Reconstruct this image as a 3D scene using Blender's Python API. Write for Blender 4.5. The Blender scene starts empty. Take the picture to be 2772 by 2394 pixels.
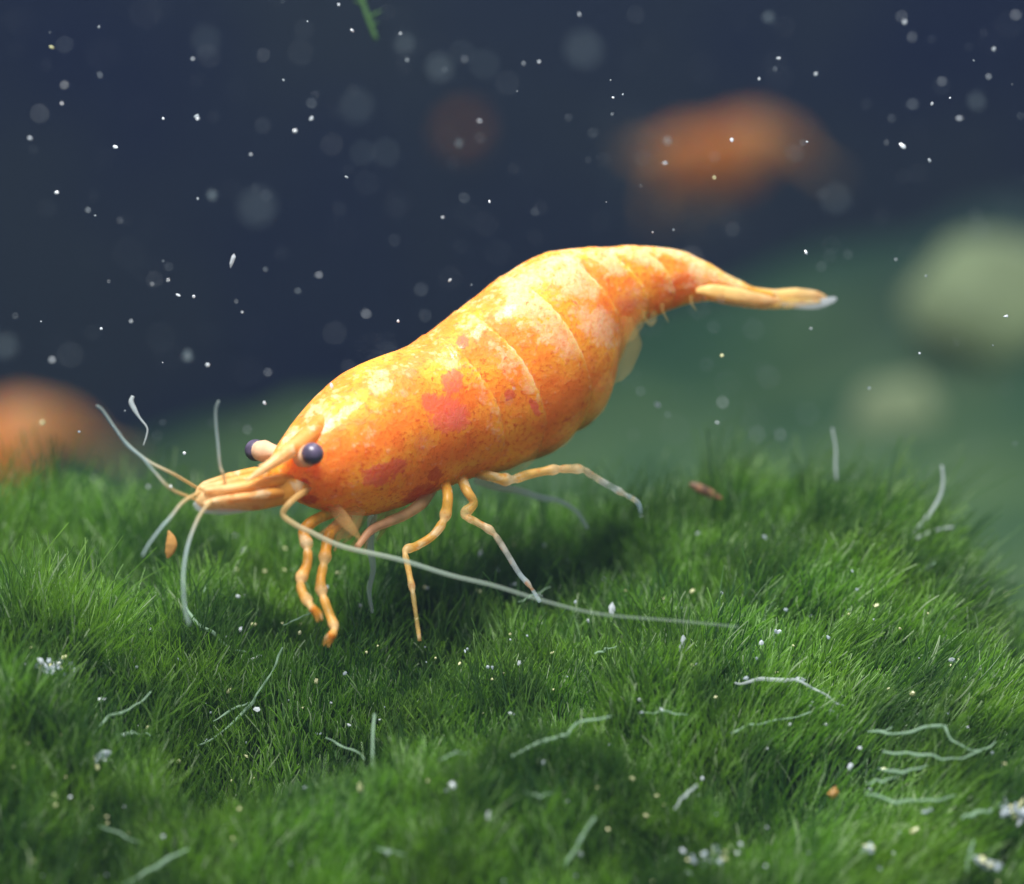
import bpy, bmesh, math, random
import numpy as np
from mathutils import Vector, Matrix, noise as mnoise

random.seed(7); np.random.seed(7)
scene = bpy.context.scene
col = scene.collection
scene.unit_settings.system = 'METRIC'
scene.unit_settings.scale_length = 0.01          # one unit is one centimetre

# ------------------------------------------------------------------ camera
PITCH = math.radians(12.0); DIST = 12.0; PXU = 722.0
FWD = Vector((0, math.cos(PITCH), -math.sin(PITCH)))
UP = Vector((0, math.sin(PITCH), math.cos(PITCH)))
RIGHT = Vector((1, 0, 0))
CAM = -FWD * DIST
cam = bpy.data.cameras.new('camera'); camo = bpy.data.objects.new('camera', cam); col.objects.link(camo)
camo.location = CAM; camo.rotation_euler = (math.radians(90) - PITCH, 0, 0)
cam.sensor_width = 36; cam.lens = 36 * DIST / (2772 / PXU)
cam.clip_start = 0.1; cam.clip_end = 300
cam.dof.use_dof = True; cam.dof.focus_distance = DIST - 0.3
cam.dof.aperture_fstop = cam.lens * 1e-3 / (2 * 0.175)
scene.camera = camo

# ------------------------------------------------------------------ light of the tank
world = bpy.data.worlds.new('World'); scene.world = world; world.use_nodes = True
bg = world.node_tree.nodes['Background']
bg.inputs[0].default_value = (0.80, 0.88, 1.0, 1); bg.inputs[1].default_value = 0.38
def area(name, loc, target, size, power, color):
    l = bpy.data.lights.new(name, 'AREA'); l.shape = 'RECTANGLE'; l.size = size[0]; l.size_y = size[1]
    l.energy = power; l.color = color
    o = bpy.data.objects.new(name, l); col.objects.link(o); o.location = loc
    o.rotation_euler = (Vector(target) - Vector(loc)).to_track_quat('-Z', 'Y').to_euler()
    return o
area('tank_lamp', (-1.9, -3.8, 9.6), (0, 0.0, -0.5), (4.5, 2.4), 2850, (1.0, 0.97, 0.90))
area('tank_lamp_rear', (3.0, 9.0, 12.0), (1.0, 9.0, -3.0), (16.0, 4.0), 800, (0.90, 0.96, 1.0))
vs = scene.view_settings
vs.view_transform = 'Standard'; vs.look = 'None'; vs.gamma = 1; vs.exposure = 0; vs.use_curve_mapping = False
scene.render.engine = 'CYCLES'
cy = scene.cycles; cy.transparent_max_bounces = 12; cy.max_bounces = 6; cy.diffuse_bounces = 3; cy.glossy_bounces = 2; cy.transmission_bounces = 4; cy.volume_bounces = 0

# ------------------------------------------------------------------ helpers
def W(px, py, d=0.0):
    """a point of the place: photograph pixel and depth beyond the shrimp's plane (cm)"""
    s = (DIST + d) / DIST
    return RIGHT * ((px - 1386) / PXU * s) + UP * (-(py - 1197) / PXU * s) + FWD * d
def D(x, y, d=0.0):                              # the same from the 2071 px wide view
    return W(x * 1.33848, y * 1.33848, d)

def vnoise(x, y, seed=0):
    xi = np.floor(x).astype(np.int64); yi = np.floor(y).astype(np.int64); fx = x - xi; fy = y - yi
    def h(a, b):
        n = (a * 374761393 + b * 668265263 + seed * 1442695041) & 0x7fffffff
        n = ((n ^ (n >> 13)) * 1274126177) & 0x7fffffff
        return ((n ^ (n >> 16)) & 0xffff) / 65535.0
    u = fx * fx * (3 - 2 * fx); v = fy * fy * (3 - 2 * fy)
    return (h(xi, yi) * (1 - u) + h(xi + 1, yi) * u) * (1 - v) + (h(xi, yi + 1) * (1 - u) + h(xi + 1, yi + 1) * u) * v
def fbm(x, y, seed=0, o=3):
    r = 0; a = 0.5
    for i in range(o):
        r = r + a * vnoise(x * 2 ** i, y * 2 ** i, seed + i * 17); a *= 0.5
    return r / (1 - 0.5 ** o)
def sstep(a, b, x):
    t = np.clip((x - a) / (b - a), 0, 1); return t * t * (3 - 2 * t)

def mesh_obj(name, verts, faces, mat, parent=None, smooth=True, attrs=None):
    me = bpy.data.meshes.new(name)
    off = parent.matrix_world.translation if parent else Vector((0, 0, 0))
    vs_ = [(v[0] - off[0], v[1] - off[1], v[2] - off[2]) for v in verts]
    me.from_pydata(vs_, [], faces); me.update()
    if smooth: me.polygons.foreach_set('use_smooth', [True] * len(me.polygons))
    if attrs:
        for k, a in attrs.items():
            at = me.attributes.new(k, 'FLOAT', 'POINT'); at.data.foreach_set('value', np.asarray(a, dtype=np.float32))
    if mat: me.materials.append(mat)
    o = bpy.data.objects.new(name, me); col.objects.link(o)
    if parent:
        o.parent = parent
        if parent.type == 'MESH': o.location = (0, 0, 0)
    return o
def tag(o, label=None, cat=None, group=None, kind=None):
    if label: o['label'] = label
    if cat: o['category'] = cat
    if group: o['group'] = group
    if kind: o['kind'] = kind
    return o
def empty(name, loc):
    o = bpy.data.objects.new(name, None); col.objects.link(o); o.location = loc; o.empty_display_size = 0.1
    o.matrix_world = Matrix.Translation(loc)
    return o
def recenter(o):
    """put a single-mesh thing's origin at its base"""
    me = o.data; n = len(me.vertices); c = np.zeros(n * 3, np.float32); me.vertices.foreach_get('co', c); c = c.reshape(-1, 3)
    m = c.mean(0); m[2] = c[:, 2].min(); me.vertices.foreach_set('co', (c - m).ravel()); o.location = Vector(m.tolist()); me.update()
    return o

def catmull(pts, vals, n):
    """smooth resampling of points and of values carried along"""
    P = [Vector(p) for p in pts]; V = list(vals); out = []; ov = []
    P = [P[0] * 2 - P[1]] + P + [P[-1] * 2 - P[-2]]; V = [V[0]] + V + [V[-1]]
    segs = len(P) - 3
    for i in range(segs):
        for k in range(n):
            t = k / n; p0, p1, p2, p3 = P[i:i + 4]
            out.append(0.5 * ((2 * p1) + (p2 - p0) * t + (2 * p0 - 5 * p1 + 4 * p2 - p3) * t * t + (3 * p1 - p0 - 3 * p2 + p3) * t ** 3))
            ov.append(V[i + 1] * (1 - t) + V[i + 2] * t)
    out.append(P[-2]); ov.append(V[-2])
    return out, ov
def tube_data(pts, rad, n=5, seg=10, flat=1.0, flatdir=None, smooth=True):
    if smooth: pts, rad = catmull(pts, rad, n)
    verts = []; faces = []; tt = []
    prev = None; N = len(pts)
    for i, p in enumerate(pts):
        t = (pts[min(i + 1, N - 1)] - pts[max(i - 1, 0)])
        if t.length < 1e-9: t = Vector((0, 0, 1))
        t.normalize()
        if flatdir is not None:
            a = flatdir - t * flatdir.dot(t)
        elif prev is None:
            a = t.orthogonal()
        else:
            a = prev - t * prev.dot(t)
        a.normalize(); prev = a; b = t.cross(a)
        for k in range(seg):
            q = 2 * math.pi * k / seg
            verts.append(p + a * (math.cos(q) * rad[i] * flat) + b * (math.sin(q) * rad[i])); tt.append(i / (N - 1))
    for i in range(N - 1):
        for k in range(seg):
            k2 = (k + 1) % seg
            faces.append((i * seg + k, i * seg + k2, (i + 1) * seg + k2, (i + 1) * seg + k))
    c0 = len(verts); verts.append(pts[0]); tt.append(0); verts.append(pts[-1]); tt.append(1)
    for k in range(seg):
        k2 = (k + 1) % seg
        faces.append((c0, k2, k)); faces.append((c0 + 1, (N - 1) * seg + k, (N - 1) * seg + k2))
    return verts, faces, tt
def tube(name, pts, rad, mat, parent=None, **kw):
    v, f, t = tube_data(pts, rad, **kw)
    return mesh_obj(name, v, f, mat, parent, attrs={'along': t})

# ------------------------------------------------------------------ materials
def newmat(name):
    m = bpy.data.materials.new(name); m.use_nodes = True; nt = m.node_tree; nt.nodes.clear()
    out = nt.nodes.new('ShaderNodeOutputMaterial')
    return m, nt, out
class G:
    def __init__(s, nt): s.nt = nt
    def n(s, t, **kw):
        nd = s.nt.nodes.new('ShaderNode' + t)
        for k, v in kw.items(): setattr(nd, k, v)
        return nd
    def l(s, a, b): s.nt.links.new(a, b)
    def attr(s, name): return s.n('Attribute', attribute_name=name).outputs['Fac']
    def pos(s): return s.n('TexCoord').outputs['Object']
    def noise(s, scale, detail=3, rough=0.6, vec=None, dist=0.0):
        nd = s.n('TexNoise'); nd.inputs['Scale'].default_value = scale; nd.inputs['Detail'].default_value = detail
        nd.inputs['Roughness'].default_value = rough; nd.inputs['Distortion'].default_value = dist
        s.l(vec if vec is not None else s.pos(), nd.inputs['Vector']); return nd.outputs['Fac']
    def math(s, op, a, b=None, clamp=False):
        nd = s.n('Math', operation=op); nd.use_clamp = clamp
        for i, x in enumerate((a, b)):
            if x is None: continue
            if isinstance(x, (int, float)): nd.inputs[i].default_value = x
            else: s.l(x, nd.inputs[i])
        return nd.outputs[0]
    def ramp(s, x, a, b, lo=0.0, hi=1.0):
        nd = s.n('MapRange'); nd.interpolation_type = 'SMOOTHSTEP'; s.l(x, nd.inputs[0])
        nd.inputs[1].default_value = a; nd.inputs[2].default_value = b; nd.inputs[3].default_value = lo; nd.inputs[4].default_value = hi
        return nd.outputs[0]
    def mix(s, f, a, b):
        nd = s.n('Mix', data_type='RGBA')
        if isinstance(f, (int, float)): nd.inputs[0].default_value = f
        else: s.l(f, nd.inputs[0])
        for i, x in ((6, a), (7, b)):
            if isinstance(x, tuple): nd.inputs[i].default_value = (*x, 1)
            else: s.l(x, nd.inputs[i])
        return nd.outputs[2]
    def mixs(s, f, a, b):
        nd = s.n('MixShader')
        if isinstance(f, (int, float)): nd.inputs[0].default_value = f
        else: s.l(f, nd.inputs[0])
        s.l(a, nd.inputs[1]); s.l(b, nd.inputs[2]); return nd.outputs[0]
    def diff(s, c, kind='BsdfDiffuse'):
        nd = s.n(kind)
        if isinstance(c, tuple): nd.inputs[0].default_value = (*c, 1)
        else: s.l(c, nd.inputs[0])
        return nd.outputs[0]

def simple(name, c, rough=0.5, transl=0.0, transp=0.0, var=0.0, scale=20.0, spec=0.4):
    m, nt, out = newmat(name); g = G(nt)
    base = g.mix(g.ramp(g.noise(scale), 0.3, 0.7), tuple(x * (1 - var) for x in c), tuple(min(1, x * (1 + var)) for x in c)) if var else None
    p = g.n('BsdfPrincipled'); p.inputs['Roughness'].default_value = rough; p.inputs['Specular IOR Level'].default_value = spec
    if base is not None: g.l(base, p.inputs['Base Color'])
    else: p.inputs['Base Color'].default_value = (*c, 1)
    sh = p.outputs[0]
    if transl: sh = g.mixs(transl, sh, g.diff(base if base is not None else c, 'BsdfTranslucent'))
    if transp:
        t = g.n('BsdfTransparent'); sh = g.mixs(transp, sh, t.outputs[0])
    g.l(sh, out.inputs[0]); return m

def body_material():
    m, nt, out = newmat('shrimp_shell'); g = G(nt)
    big = g.noise(5.0, 4, 0.6); mid = g.noise(16.0, 4, 0.65, dist=0.6); fine = g.noise(60.0, 3, 0.7)
    orange = g.mix(g.ramp(big, 0.38, 0.62), (0.90, 0.235, 0.026), (0.92, 0.385, 0.034))
    orange = g.mix(g.ramp(fine, 0.48, 0.70), orange, (0.76, 0.15, 0.010))
    # cream pigment: ragged-edged plates broken up by a mosaic of dots
    mott = g.noise(8.5, 5, 0.68, dist=0.8)
    vor = g.n('TexVoronoi'); vor.inputs['Scale'].default_value = 42; g.l(g.pos(), vor.inputs['Vector'])
    dots = g.ramp(vor.outputs['Distance'], 0.10, 0.62, 0.15, -0.15)
    pa = g.math('ADD', g.attr('pale'), g.math('MULTIPLY', g.math('SUBTRACT', mid, 0.5), 1.7))
    pa = g.math('ADD', pa, dots)
    pa = g.math('ADD', pa, g.math('MULTIPLY', g.math('SUBTRACT', mott, 0.52), 1.1))
    pa = g.math('ADD', pa, g.math('MULTIPLY', g.math('SUBTRACT', fine, 0.5), 1.6))
    pale = g.ramp(pa, 0.20, 0.78)
    cream = g.mix(g.ramp(fine, 0.4, 0.7), (0.96, 0.57, 0.34), (0.94, 0.38, 0.14))
    c = g.mix(g.math('MULTIPLY', pale, 0.84), orange, cream)
    ra = g.math('ADD', g.attr('red'), g.math('MULTIPLY', g.math('SUBTRACT', mid, 0.5), 1.5))
    ra = g.math('ADD', ra, g.math('MULTIPLY', g.math('SUBTRACT', fine, 0.5), 1.3))
    red = g.ramp(ra, 0.36, 0.80)
    redc = g.mix(g.attr('pink'), (0.60, 0.050, 0.014), (0.86, 0.145, 0.095))
    c = g.mix(g.math('MULTIPLY', red, g.ramp(fine, 0.35, 0.65, 0.95, 0.55)), c, redc)
    spots = g.ramp(g.noise(30.0, 3, 0.6), 0.62, 0.74)
    c = g.mix(g.math('MULTIPLY', spots, 0.6), c, (0.66, 0.10, 0.02))
    p = g.n('BsdfPrincipled'); g.l(c, p.inputs['Base Color'])
    p.inputs['Coat Weight'].default_value = 0.14; p.inputs['Coat Roughness'].default_value = 0.10
    p.inputs['Subsurface Weight'].default_value = 0.9; p.inputs['Subsurface Radius'].default_value = (1.0, 0.42, 0.10)
    p.inputs['Subsurface Scale'].default_value = 0.26
    g.l(g.ramp(mid, 0.3, 0.7, 0.42, 0.62), p.inputs['Roughness']); p.inputs['Specular IOR Level'].default_value = 0.28
    bmp = g.n('Bump'); bmp.inputs['Strength'].default_value = 0.55; bmp.inputs['Distance'].default_value = 0.014
    g.l(g.math('ADD', mid, g.math('MULTIPLY', fine, 0.6)), bmp.inputs['Height']); g.l(bmp.outputs[0], p.inputs['Normal'])
    tr = g.n('BsdfTransparent'); tr.inputs[0].default_value = (1.0, 0.86, 0.5, 1)
    trl = g.diff((0.80, 0.50, 0.14), 'BsdfTranslucent')
    thin = g.mixs(0.42, trl, tr.outputs[0])
    sh = g.mixs(g.math('MULTIPLY', g.attr('clear'), 0.8), p.outputs[0], thin)
    g.l(sh, out.inputs[0]); return m

def limb_material(name, c0, c1, transp0, transp1, band=True):
    """jointed translucent limb: colour and clearness change from root to tip"""
    m, nt, out = newmat(name); g = G(nt); t = g.attr('along')
    c = g.mix(g.ramp(t, 0.05 if not band else 0.25, 0.55 if not band else 0.9), c0, c1)
    if band:
        b = g.ramp(g.noise(13.0, 3, 0.6), 0.56, 0.64)
        c = g.mix(g.math('MULTIPLY', b, 0.75), c, (0.94, 0.76, 0.48))
        c = g.mix(g.math('MULTIPLY', g.attr('joint'), 0.5), c, (0.95, 0.78, 0.50))
        c = g.mix(g.math('MULTIPLY', g.ramp(g.noise(23.0, 3, 0.6), 0.55, 0.7), 0.7), c, (0.78, 0.26, 0.02))
    p = g.n('BsdfPrincipled'); g.l(c, p.inputs['Base Color']); p.inputs['Roughness'].default_value = 0.42
    p.inputs['Specular IOR Level'].default_value = 0.5
    tl = g.diff(c, 'BsdfTranslucent'); sh = g.mixs(0.4, p.outputs[0], tl)
    tr = g.n('BsdfTransparent')
    tf_ = g.ramp(t, 0.3, 1.0, transp0, transp1)
    if band: tf_ = g.math('ADD', tf_, g.ramp(g.noise(15.0, 2, 0.5), 0.4, 0.65, -0.12, 0.22), clamp=True)
    sh = g.mixs(tf_, sh, tr.outputs[0])
    g.l(sh, out.inputs[0]); return m

def algae_material(name, root, tip, pale, glint=True):
    m, nt, out = newmat(name); g = G(nt)
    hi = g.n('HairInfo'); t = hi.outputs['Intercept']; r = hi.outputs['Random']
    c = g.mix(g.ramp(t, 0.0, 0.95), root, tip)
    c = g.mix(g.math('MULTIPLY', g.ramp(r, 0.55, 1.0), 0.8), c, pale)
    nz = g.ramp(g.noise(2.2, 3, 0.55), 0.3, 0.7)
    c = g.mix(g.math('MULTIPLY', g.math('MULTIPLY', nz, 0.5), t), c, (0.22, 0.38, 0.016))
    if glint: c = g.mix(g.math('MULTIPLY', g.math('MULTIPLY', g.ramp(r, 0.93, 0.96), g.ramp(t, 0.35, 0.8)), 0.7), c, (0.66, 0.78, 0.56))  # glints painted as pale colour near some filament tips
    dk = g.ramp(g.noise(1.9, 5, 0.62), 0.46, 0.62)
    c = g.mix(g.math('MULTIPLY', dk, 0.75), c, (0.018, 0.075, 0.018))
    d = g.diff(c); tl = g.diff(c, 'BsdfTranslucent'); sh = g.mixs(0.55, d, tl)
    gl = g.n('BsdfGlossy'); gl.inputs['Roughness'].default_value = 0.35; gl.inputs[0].default_value = (0.8, 1, 0.8, 1)
    sh = g.mixs(0.05, sh, gl.outputs[0])
    g.l(sh, out.inputs[0]); return m

M = {}
M['body'] = body_material()
M['leg'] = limb_material('walking_leg', (0.84, 0.44, 0.06), (0.86, 0.60, 0.20), 0.46, 0.60)
M['leg_clear'] = limb_material('clear_leg', (0.84, 0.48, 0.10), (0.44, 0.58, 0.66), 0.46, 0.70)
M['claw_leg'] = limb_material('claw_leg', (0.82, 0.36, 0.03), (0.86, 0.48, 0.10), 0.36, 0.36)
M['far_leg'] = limb_material('far_leg', (0.55, 0.55, 0.42), (0.50, 0.60, 0.58), 0.5, 0.6, False)
M['antenna'] = limb_material('antenna', (0.85, 0.56, 0.22), (0.46, 0.58, 0.50), 0.48, 0.86, False)
M['feeler'] = limb_material('feeler', (0.80, 0.56, 0.24), (0.50, 0.64, 0.66), 0.35, 0.62, False)
M['scale'] = limb_material('antennal_scale', (0.90, 0.44, 0.07), (0.95, 0.66, 0.32), 0.04, 0.2)
M['rostrum'] = limb_material('rostrum', (0.88, 0.42, 0.08), (0.94, 0.66, 0.34), 0.0, 0.2)
M['clear'] = simple('clear_membrane', (0.72, 0.76, 0.82), 0.3, 0.4, 0.55)
M['mem'] = simple('swimmeret_membrane', (0.72, 0.52, 0.16), 0.4, 0.6, 0.88)
M['mouth'] = simple('mouthpart', (0.74, 0.44, 0.16), 0.5, 0.5, 0.78, 0.2, 14)
M['mouth_pink'] = simple('pink_mouthpart', (0.86, 0.46, 0.26), 0.4, 0.45, 0.45, 0.2, 14)
M['stalk'] = simple('eyestalk', (0.94, 0.62, 0.40), 0.35, 0.3, 0.05, 0.12, 30)
M['eye'] = simple('eye', (0.075, 0.058, 0.105), 0.34, 0, 0, 0.4, 25, 0.6)
M['uropod'] = limb_material('uropod', (0.95, 0.66, 0.24), (0.90, 0.62, 0.30), 0.0, 0.25)
M['ground'] = simple('algae_bed', (0.020, 0.055, 0.010), 0.9, 0, 0, 0.6, 4)
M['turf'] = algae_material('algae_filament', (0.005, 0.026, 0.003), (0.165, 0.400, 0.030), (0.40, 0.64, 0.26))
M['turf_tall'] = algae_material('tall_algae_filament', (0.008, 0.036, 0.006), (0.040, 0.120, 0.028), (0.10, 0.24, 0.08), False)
M['fibre'] = simple('pale_fibre', (0.42, 0.62, 0.46), 0.5, 0.35, 0.5)
M['fibre_white'] = simple('white_fibre', (0.66, 0.74, 0.78), 0.5, 0.35, 0.5)
M['fibre_dark'] = simple('dark_fibre', (0.05, 0.13, 0.04), 0.6, 0.3, 0.1)
M['speck'] = simple('white_debris', (0.72, 0.78, 0.86), 0.2, 0.3, 0.2, 0.1, 60, 0.8)
M['speck_dim'] = simple('grey_debris', (0.50, 0.58, 0.66), 0.4, 0.3, 0.3)
M['speck_warm'] = simple('yellow_debris', (0.75, 0.76, 0.45), 0.25, 0.2, 0.0, 0.2, 60, 0.8)
M['speck_haze'] = simple('filmy_debris', (0.45, 0.58, 0.66), 0.5, 0.4, 0.85)
M['tan'] = simple('tan_flake', (0.62, 0.34, 0.10), 0.5, 0.4, 0.1, 0.2, 30)
M['brown'] = simple('brown_flake', (0.14, 0.07, 0.035), 0.5, 0.0, 0.0, 0.7, 30)

# ------------------------------------------------------------------ the setting
def terrain(x, y):
    x = np.asarray(x, dtype=float); y = np.asarray(y, dtype=float)
    z = np.interp(y, [-4.5, -3.0, -1.5, -1.0, -0.5, 0.35, 0.75, 1.1, 1.6, 2.4, 3.6], [-3.6, -2.35, -1.38, -1.06, -0.83, -0.70, -0.66, -0.72, -1.05, -1.9, -3.6])
    back = sstep(-0.5, 0.6, y) * (1 - sstep(1.2, 2.2, y))
    z = z + back * (0.17 * np.exp(-((x - 1.15) / 0.55) ** 2) + 0.0 * np.exp(-((x + 1.7) / 0.5) ** 2))
    z = z - 0.44 * np.exp(-((x + 0.98) / 0.42) ** 2 - ((y + 0.78) / 0.28) ** 2) - 0.14 * np.exp(-((x + 0.30) / 0.5) ** 2 - ((y + 0.75) / 0.22) ** 2)       # hollow before the head
    z = z + 0.14 * np.exp(-((x + 1.75) / 0.40) ** 2 - ((y + 0.8) / 0.4) ** 2)
    z = z + 0.16 * np.exp(-((x + 0.3) / 0.55) ** 2 - ((y + 1.25) / 0.28) ** 2)
    z = z - 0.16 * np.exp(-((x - 0.95) / 0.42) ** 2 - ((y + 0.98) / 0.25) ** 2)
    z = z + 0.08 * np.exp(-((x - 0.55) / 0.40) ** 2 - ((y + 0.65) / 0.25) ** 2)
    z = z - 0.045
    x0 = 1.50 + (0.7 - y) * 0.14
    z = z - 0.08 * sstep(-0.9, -1.6, x) * sstep(-0.8, 0.2, y)
    z = z - 1.5 * np.maximum(x - x0 + 0.1, 0) ** 1.6
    z = z + 0.10 * (fbm(x * 2.3 + 9, y * 2.3 + 4, 3) - 0.5) + 0.04 * (vnoise(x * 9, y * 9, 8) - 0.5)
    return z

def grid(name, x0, x1, nx, y0, y1, ny, fz, mat):
    xs = np.linspace(x0, x1, nx); ys = np.linspace(y0, y1, ny); X, Y = np.meshgrid(xs, ys); Z = fz(X, Y)
    v = np.stack([X.ravel(), Y.ravel(), Z.ravel()], 1).tolist()
    f = [(j * nx + i, j * nx + i + 1, (j + 1) * nx + i + 1, (j + 1) * nx + i) for j in range(ny - 1) for i in range(nx - 1)]
    return mesh_obj(name, v, f, mat)
mound = tag(grid('algae_mound', -3.6, 3.6, 150, -4.4, 3.6, 150, terrain, M['ground']), kind='structure')

FLOOR = -9.0
def water_wall_material():
    m, nt, out = newmat('tank_wall'); g = G(nt)
    n = g.noise(0.22, 5, 0.6); c = g.mix(g.ramp(n, 0.32, 0.68), (0.018, 0.025, 0.078), (0.040, 0.052, 0.078))
    g.l(g.diff(c), out.inputs[0]); return m
def moss_material():
    m, nt, out = newmat('far_moss'); g = G(nt)
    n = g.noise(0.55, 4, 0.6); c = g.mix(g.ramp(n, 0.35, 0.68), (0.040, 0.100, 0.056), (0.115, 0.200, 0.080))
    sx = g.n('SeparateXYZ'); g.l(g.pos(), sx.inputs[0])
    haze_fade = g.ramp(g.math('ADD', sx.outputs[2], g.math('MULTIPLY', g.math('SUBTRACT', n, 0.5), 2.0)), -2.9, -0.9)
    c = g.mix(haze_fade, c, (0.034, 0.048, 0.070))  # upper bank fades to dark blue, haze painted into the colour
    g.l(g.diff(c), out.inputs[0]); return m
tag(mesh_obj('tank_back_wall', [(-40, 30, FLOOR - 2), (40, 30, FLOOR - 2), (40, 30, 3.6), (-40, 30, 3.6)], [(0, 1, 2, 3)], water_wall_material(), smooth=False), kind='structure')
M['moss'] = moss_material()
def bank(x, y):
    h = np.interp(x, [-20, -8, -3, 0, 2, 4, 6, 9, 14], [-5.2, -4.7, -3.9, -3.2, -2.5, -2.0, -1.6, -1.3, -1.2])
    prof = sstep(4.0, 13.0, y) * (1 - 0.6 * sstep(17, 26, y))
    z = FLOOR + (h - FLOOR) * prof
    return z + 1.3 * (fbm(x * 0.55, y * 0.55, 21) - 0.5) * prof + 0.4 * (vnoise(x * 1.9, y * 1.9, 5) - 0.5) * prof
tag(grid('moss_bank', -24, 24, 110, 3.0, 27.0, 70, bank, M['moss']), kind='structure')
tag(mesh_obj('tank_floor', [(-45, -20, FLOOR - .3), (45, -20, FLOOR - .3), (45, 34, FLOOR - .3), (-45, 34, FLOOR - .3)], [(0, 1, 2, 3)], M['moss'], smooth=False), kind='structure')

def ground_hit(px, py, lift=0.1):
    """where the sight line through a pixel meets the turf"""
    for d in np.arange(-4.0, 3.0, 0.02):
        p = W(px, py, float(d))
        if p.z < float(terrain(p.x, p.y)) + lift: return p, float(d)
    return W(px, py, 0.9), 0.9

# ------------------------------------------------------------------ filamentous algae
def make_turf(name, n, xr, yr, lenf, rad, mat, seed, npt=7, curl=1.0):
    rs = np.random.RandomState(seed)
    x = rs.uniform(*xr, n); y = rs.uniform(*yr, n)
    keep = fbm(x * 5, y * 5, 31 + seed) + rs.uniform(-0.25, 0.35, n) > 0.40
    # outside the lens' sight line the mat may thin out
    x = x[keep]; y = y[keep]; n = len(x)
    z = terrain(x, y) - 0.02
    L = lenf(x, y) * rs.uniform(0.45, 1.15, n)
    tuft = fbm(x * 7 + 3, y * 7, 55); L *= 0.30 + 1.4 * tuft
    lean_x = 0.02 + 0.38 * sstep(0.3, 1.4, x) + 0.35 * (fbm(x * 1.6, y * 1.6, 77) - 0.5) + 0.40 * (vnoise(x * 8, y * 8, 78) - 0.5) + rs.normal(0, 0.10, n)
    lean_y = -0.05 + 0.45 * (fbm(x * 1.6 + 50, y * 1.6, 79) - 0.5) + 0.5 * (vnoise(x * 8, y * 8 + 40, 80) - 0.5) + rs.normal(0, 0.10, n)
    bx = rs.normal(0, 0.14, n) * curl; by = rs.normal(0, 0.14, n) * curl
    wob = rs.uniform(0, 6.28, n)
    t = np.linspace(0, 1, npt)[None, :]
    cell = 0.085; ci = np.floor(x / cell); cj = np.floor(y / cell)
    tx = (ci + 0.5 + 0.7 * (vnoise(ci * 3.7, cj * 5.1, 301) - 0.5)) * cell - x; ty = (cj + 0.5 + 0.7 * (vnoise(ci * 4.3, cj * 2.9, 302) - 0.5)) * cell - y
    pull = (0.10 + 0.5 * rs.uniform(0, 1, n))[:, None] * t ** 0.8
    px = x[:, None] + pull * tx[:, None] + L[:, None] * (lean_x[:, None] * t + bx[:, None] * t * t + 0.03 * np.sin(wob[:, None] + t * 7))
    py = y[:, None] + pull * ty[:, None] + L[:, None] * (lean_y[:, None] * t + by[:, None] * t * t + 0.03 * np.cos(wob[:, None] * 1.7 + t * 6))
    nrm = 1.0 / np.sqrt(1 + lean_x ** 2 * 0.6 + lean_y ** 2 * 0.6)
    pz = z[:, None] + L[:, None] * nrm[:, None] * (t - 0.10 * t * t)
    r = rad * rs.uniform(0.6, 1.4, n)[:, None] * (1.0 - 0.55 * t)
    cu = bpy.data.hair_curves.new(name); cu.add_curves([npt] * n)
    pos = np.stack([px, py, pz], 2).astype(np.float32).ravel()
    cu.attributes['position'].data.foreach_set('vector', pos)
    ra = cu.attributes.get('radius') or cu.attributes.new('radius', 'FLOAT', 'POINT')
    ra.data.foreach_set('value', r.astype(np.float32).ravel())
    cu.materials.append(mat)
    o = bpy.data.objects.new(name, cu); col.objects.link(o); return o
def len_main(x, y):
    l = 0.235 + 0.15 * sstep(-0.9, -1.8, x) * sstep(-1.6, -0.4, y) + 0.05 * sstep(-1.0, -2.2, y)
    return l * (1 - 0.25 * np.exp(-((x + 0.1) / 0.6) ** 2 - ((y + 0.3) / 0.5) ** 2))
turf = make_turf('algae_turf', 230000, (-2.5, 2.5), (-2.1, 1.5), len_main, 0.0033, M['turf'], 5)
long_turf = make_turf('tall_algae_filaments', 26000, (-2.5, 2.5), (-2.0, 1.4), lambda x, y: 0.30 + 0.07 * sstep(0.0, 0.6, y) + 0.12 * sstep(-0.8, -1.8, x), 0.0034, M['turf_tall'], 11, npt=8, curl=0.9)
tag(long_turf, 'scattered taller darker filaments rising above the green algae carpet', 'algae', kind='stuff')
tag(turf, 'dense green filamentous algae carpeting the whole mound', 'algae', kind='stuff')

# ------------------------------------------------------------------ the shrimp
ST = [  # dorsal x,y  ventral x,y (2071 px view), depth, half-width / half-height
 (546, 938, 566, 984, -0.58, 0.75), (572, 892, 598, 1006, -0.52, 0.85), (610, 843, 648, 1026, -0.45, 0.86), (652, 796, 700, 1038, -0.38, 0.84),
 (700, 757, 755, 1038, -0.31, 0.82), (760, 727, 815, 1022, -0.23, 0.80), (820, 707, 888, 990, -0.16, 0.78), (852, 685, 945, 968, -0.10, 0.76),
 (900, 650, 1020, 950, -0.04, 0.74), (950, 612, 1090, 917, 0.01, 0.72), (1000, 574, 1150, 880, 0.05, 0.70), (1045, 543, 1200, 836, 0.09, 0.68),
 (1095, 520, 1236, 782, 0.12, 0.66), (1150, 509, 1256, 716, 0.15, 0.64), (1205, 505, 1284, 664, 0.18, 0.64), (1260, 501, 1320, 642, 0.21, 0.64),
 (1320, 501, 1355, 628, 0.24, 0.64), (1380, 510, 1395, 616, 0.27, 0.64), (1425, 530, 1430, 610, 0.29, 0.66), (1480, 560, 1478, 606, 0.32, 0.75),
 (1525, 582, 1522, 606, 0.34, 0.95), (1560, 590, 1560, 605, 0.36, 1.2)]
ROLL = math.radians(17)
FEET = W(1250, 1800, -0.2)
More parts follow.
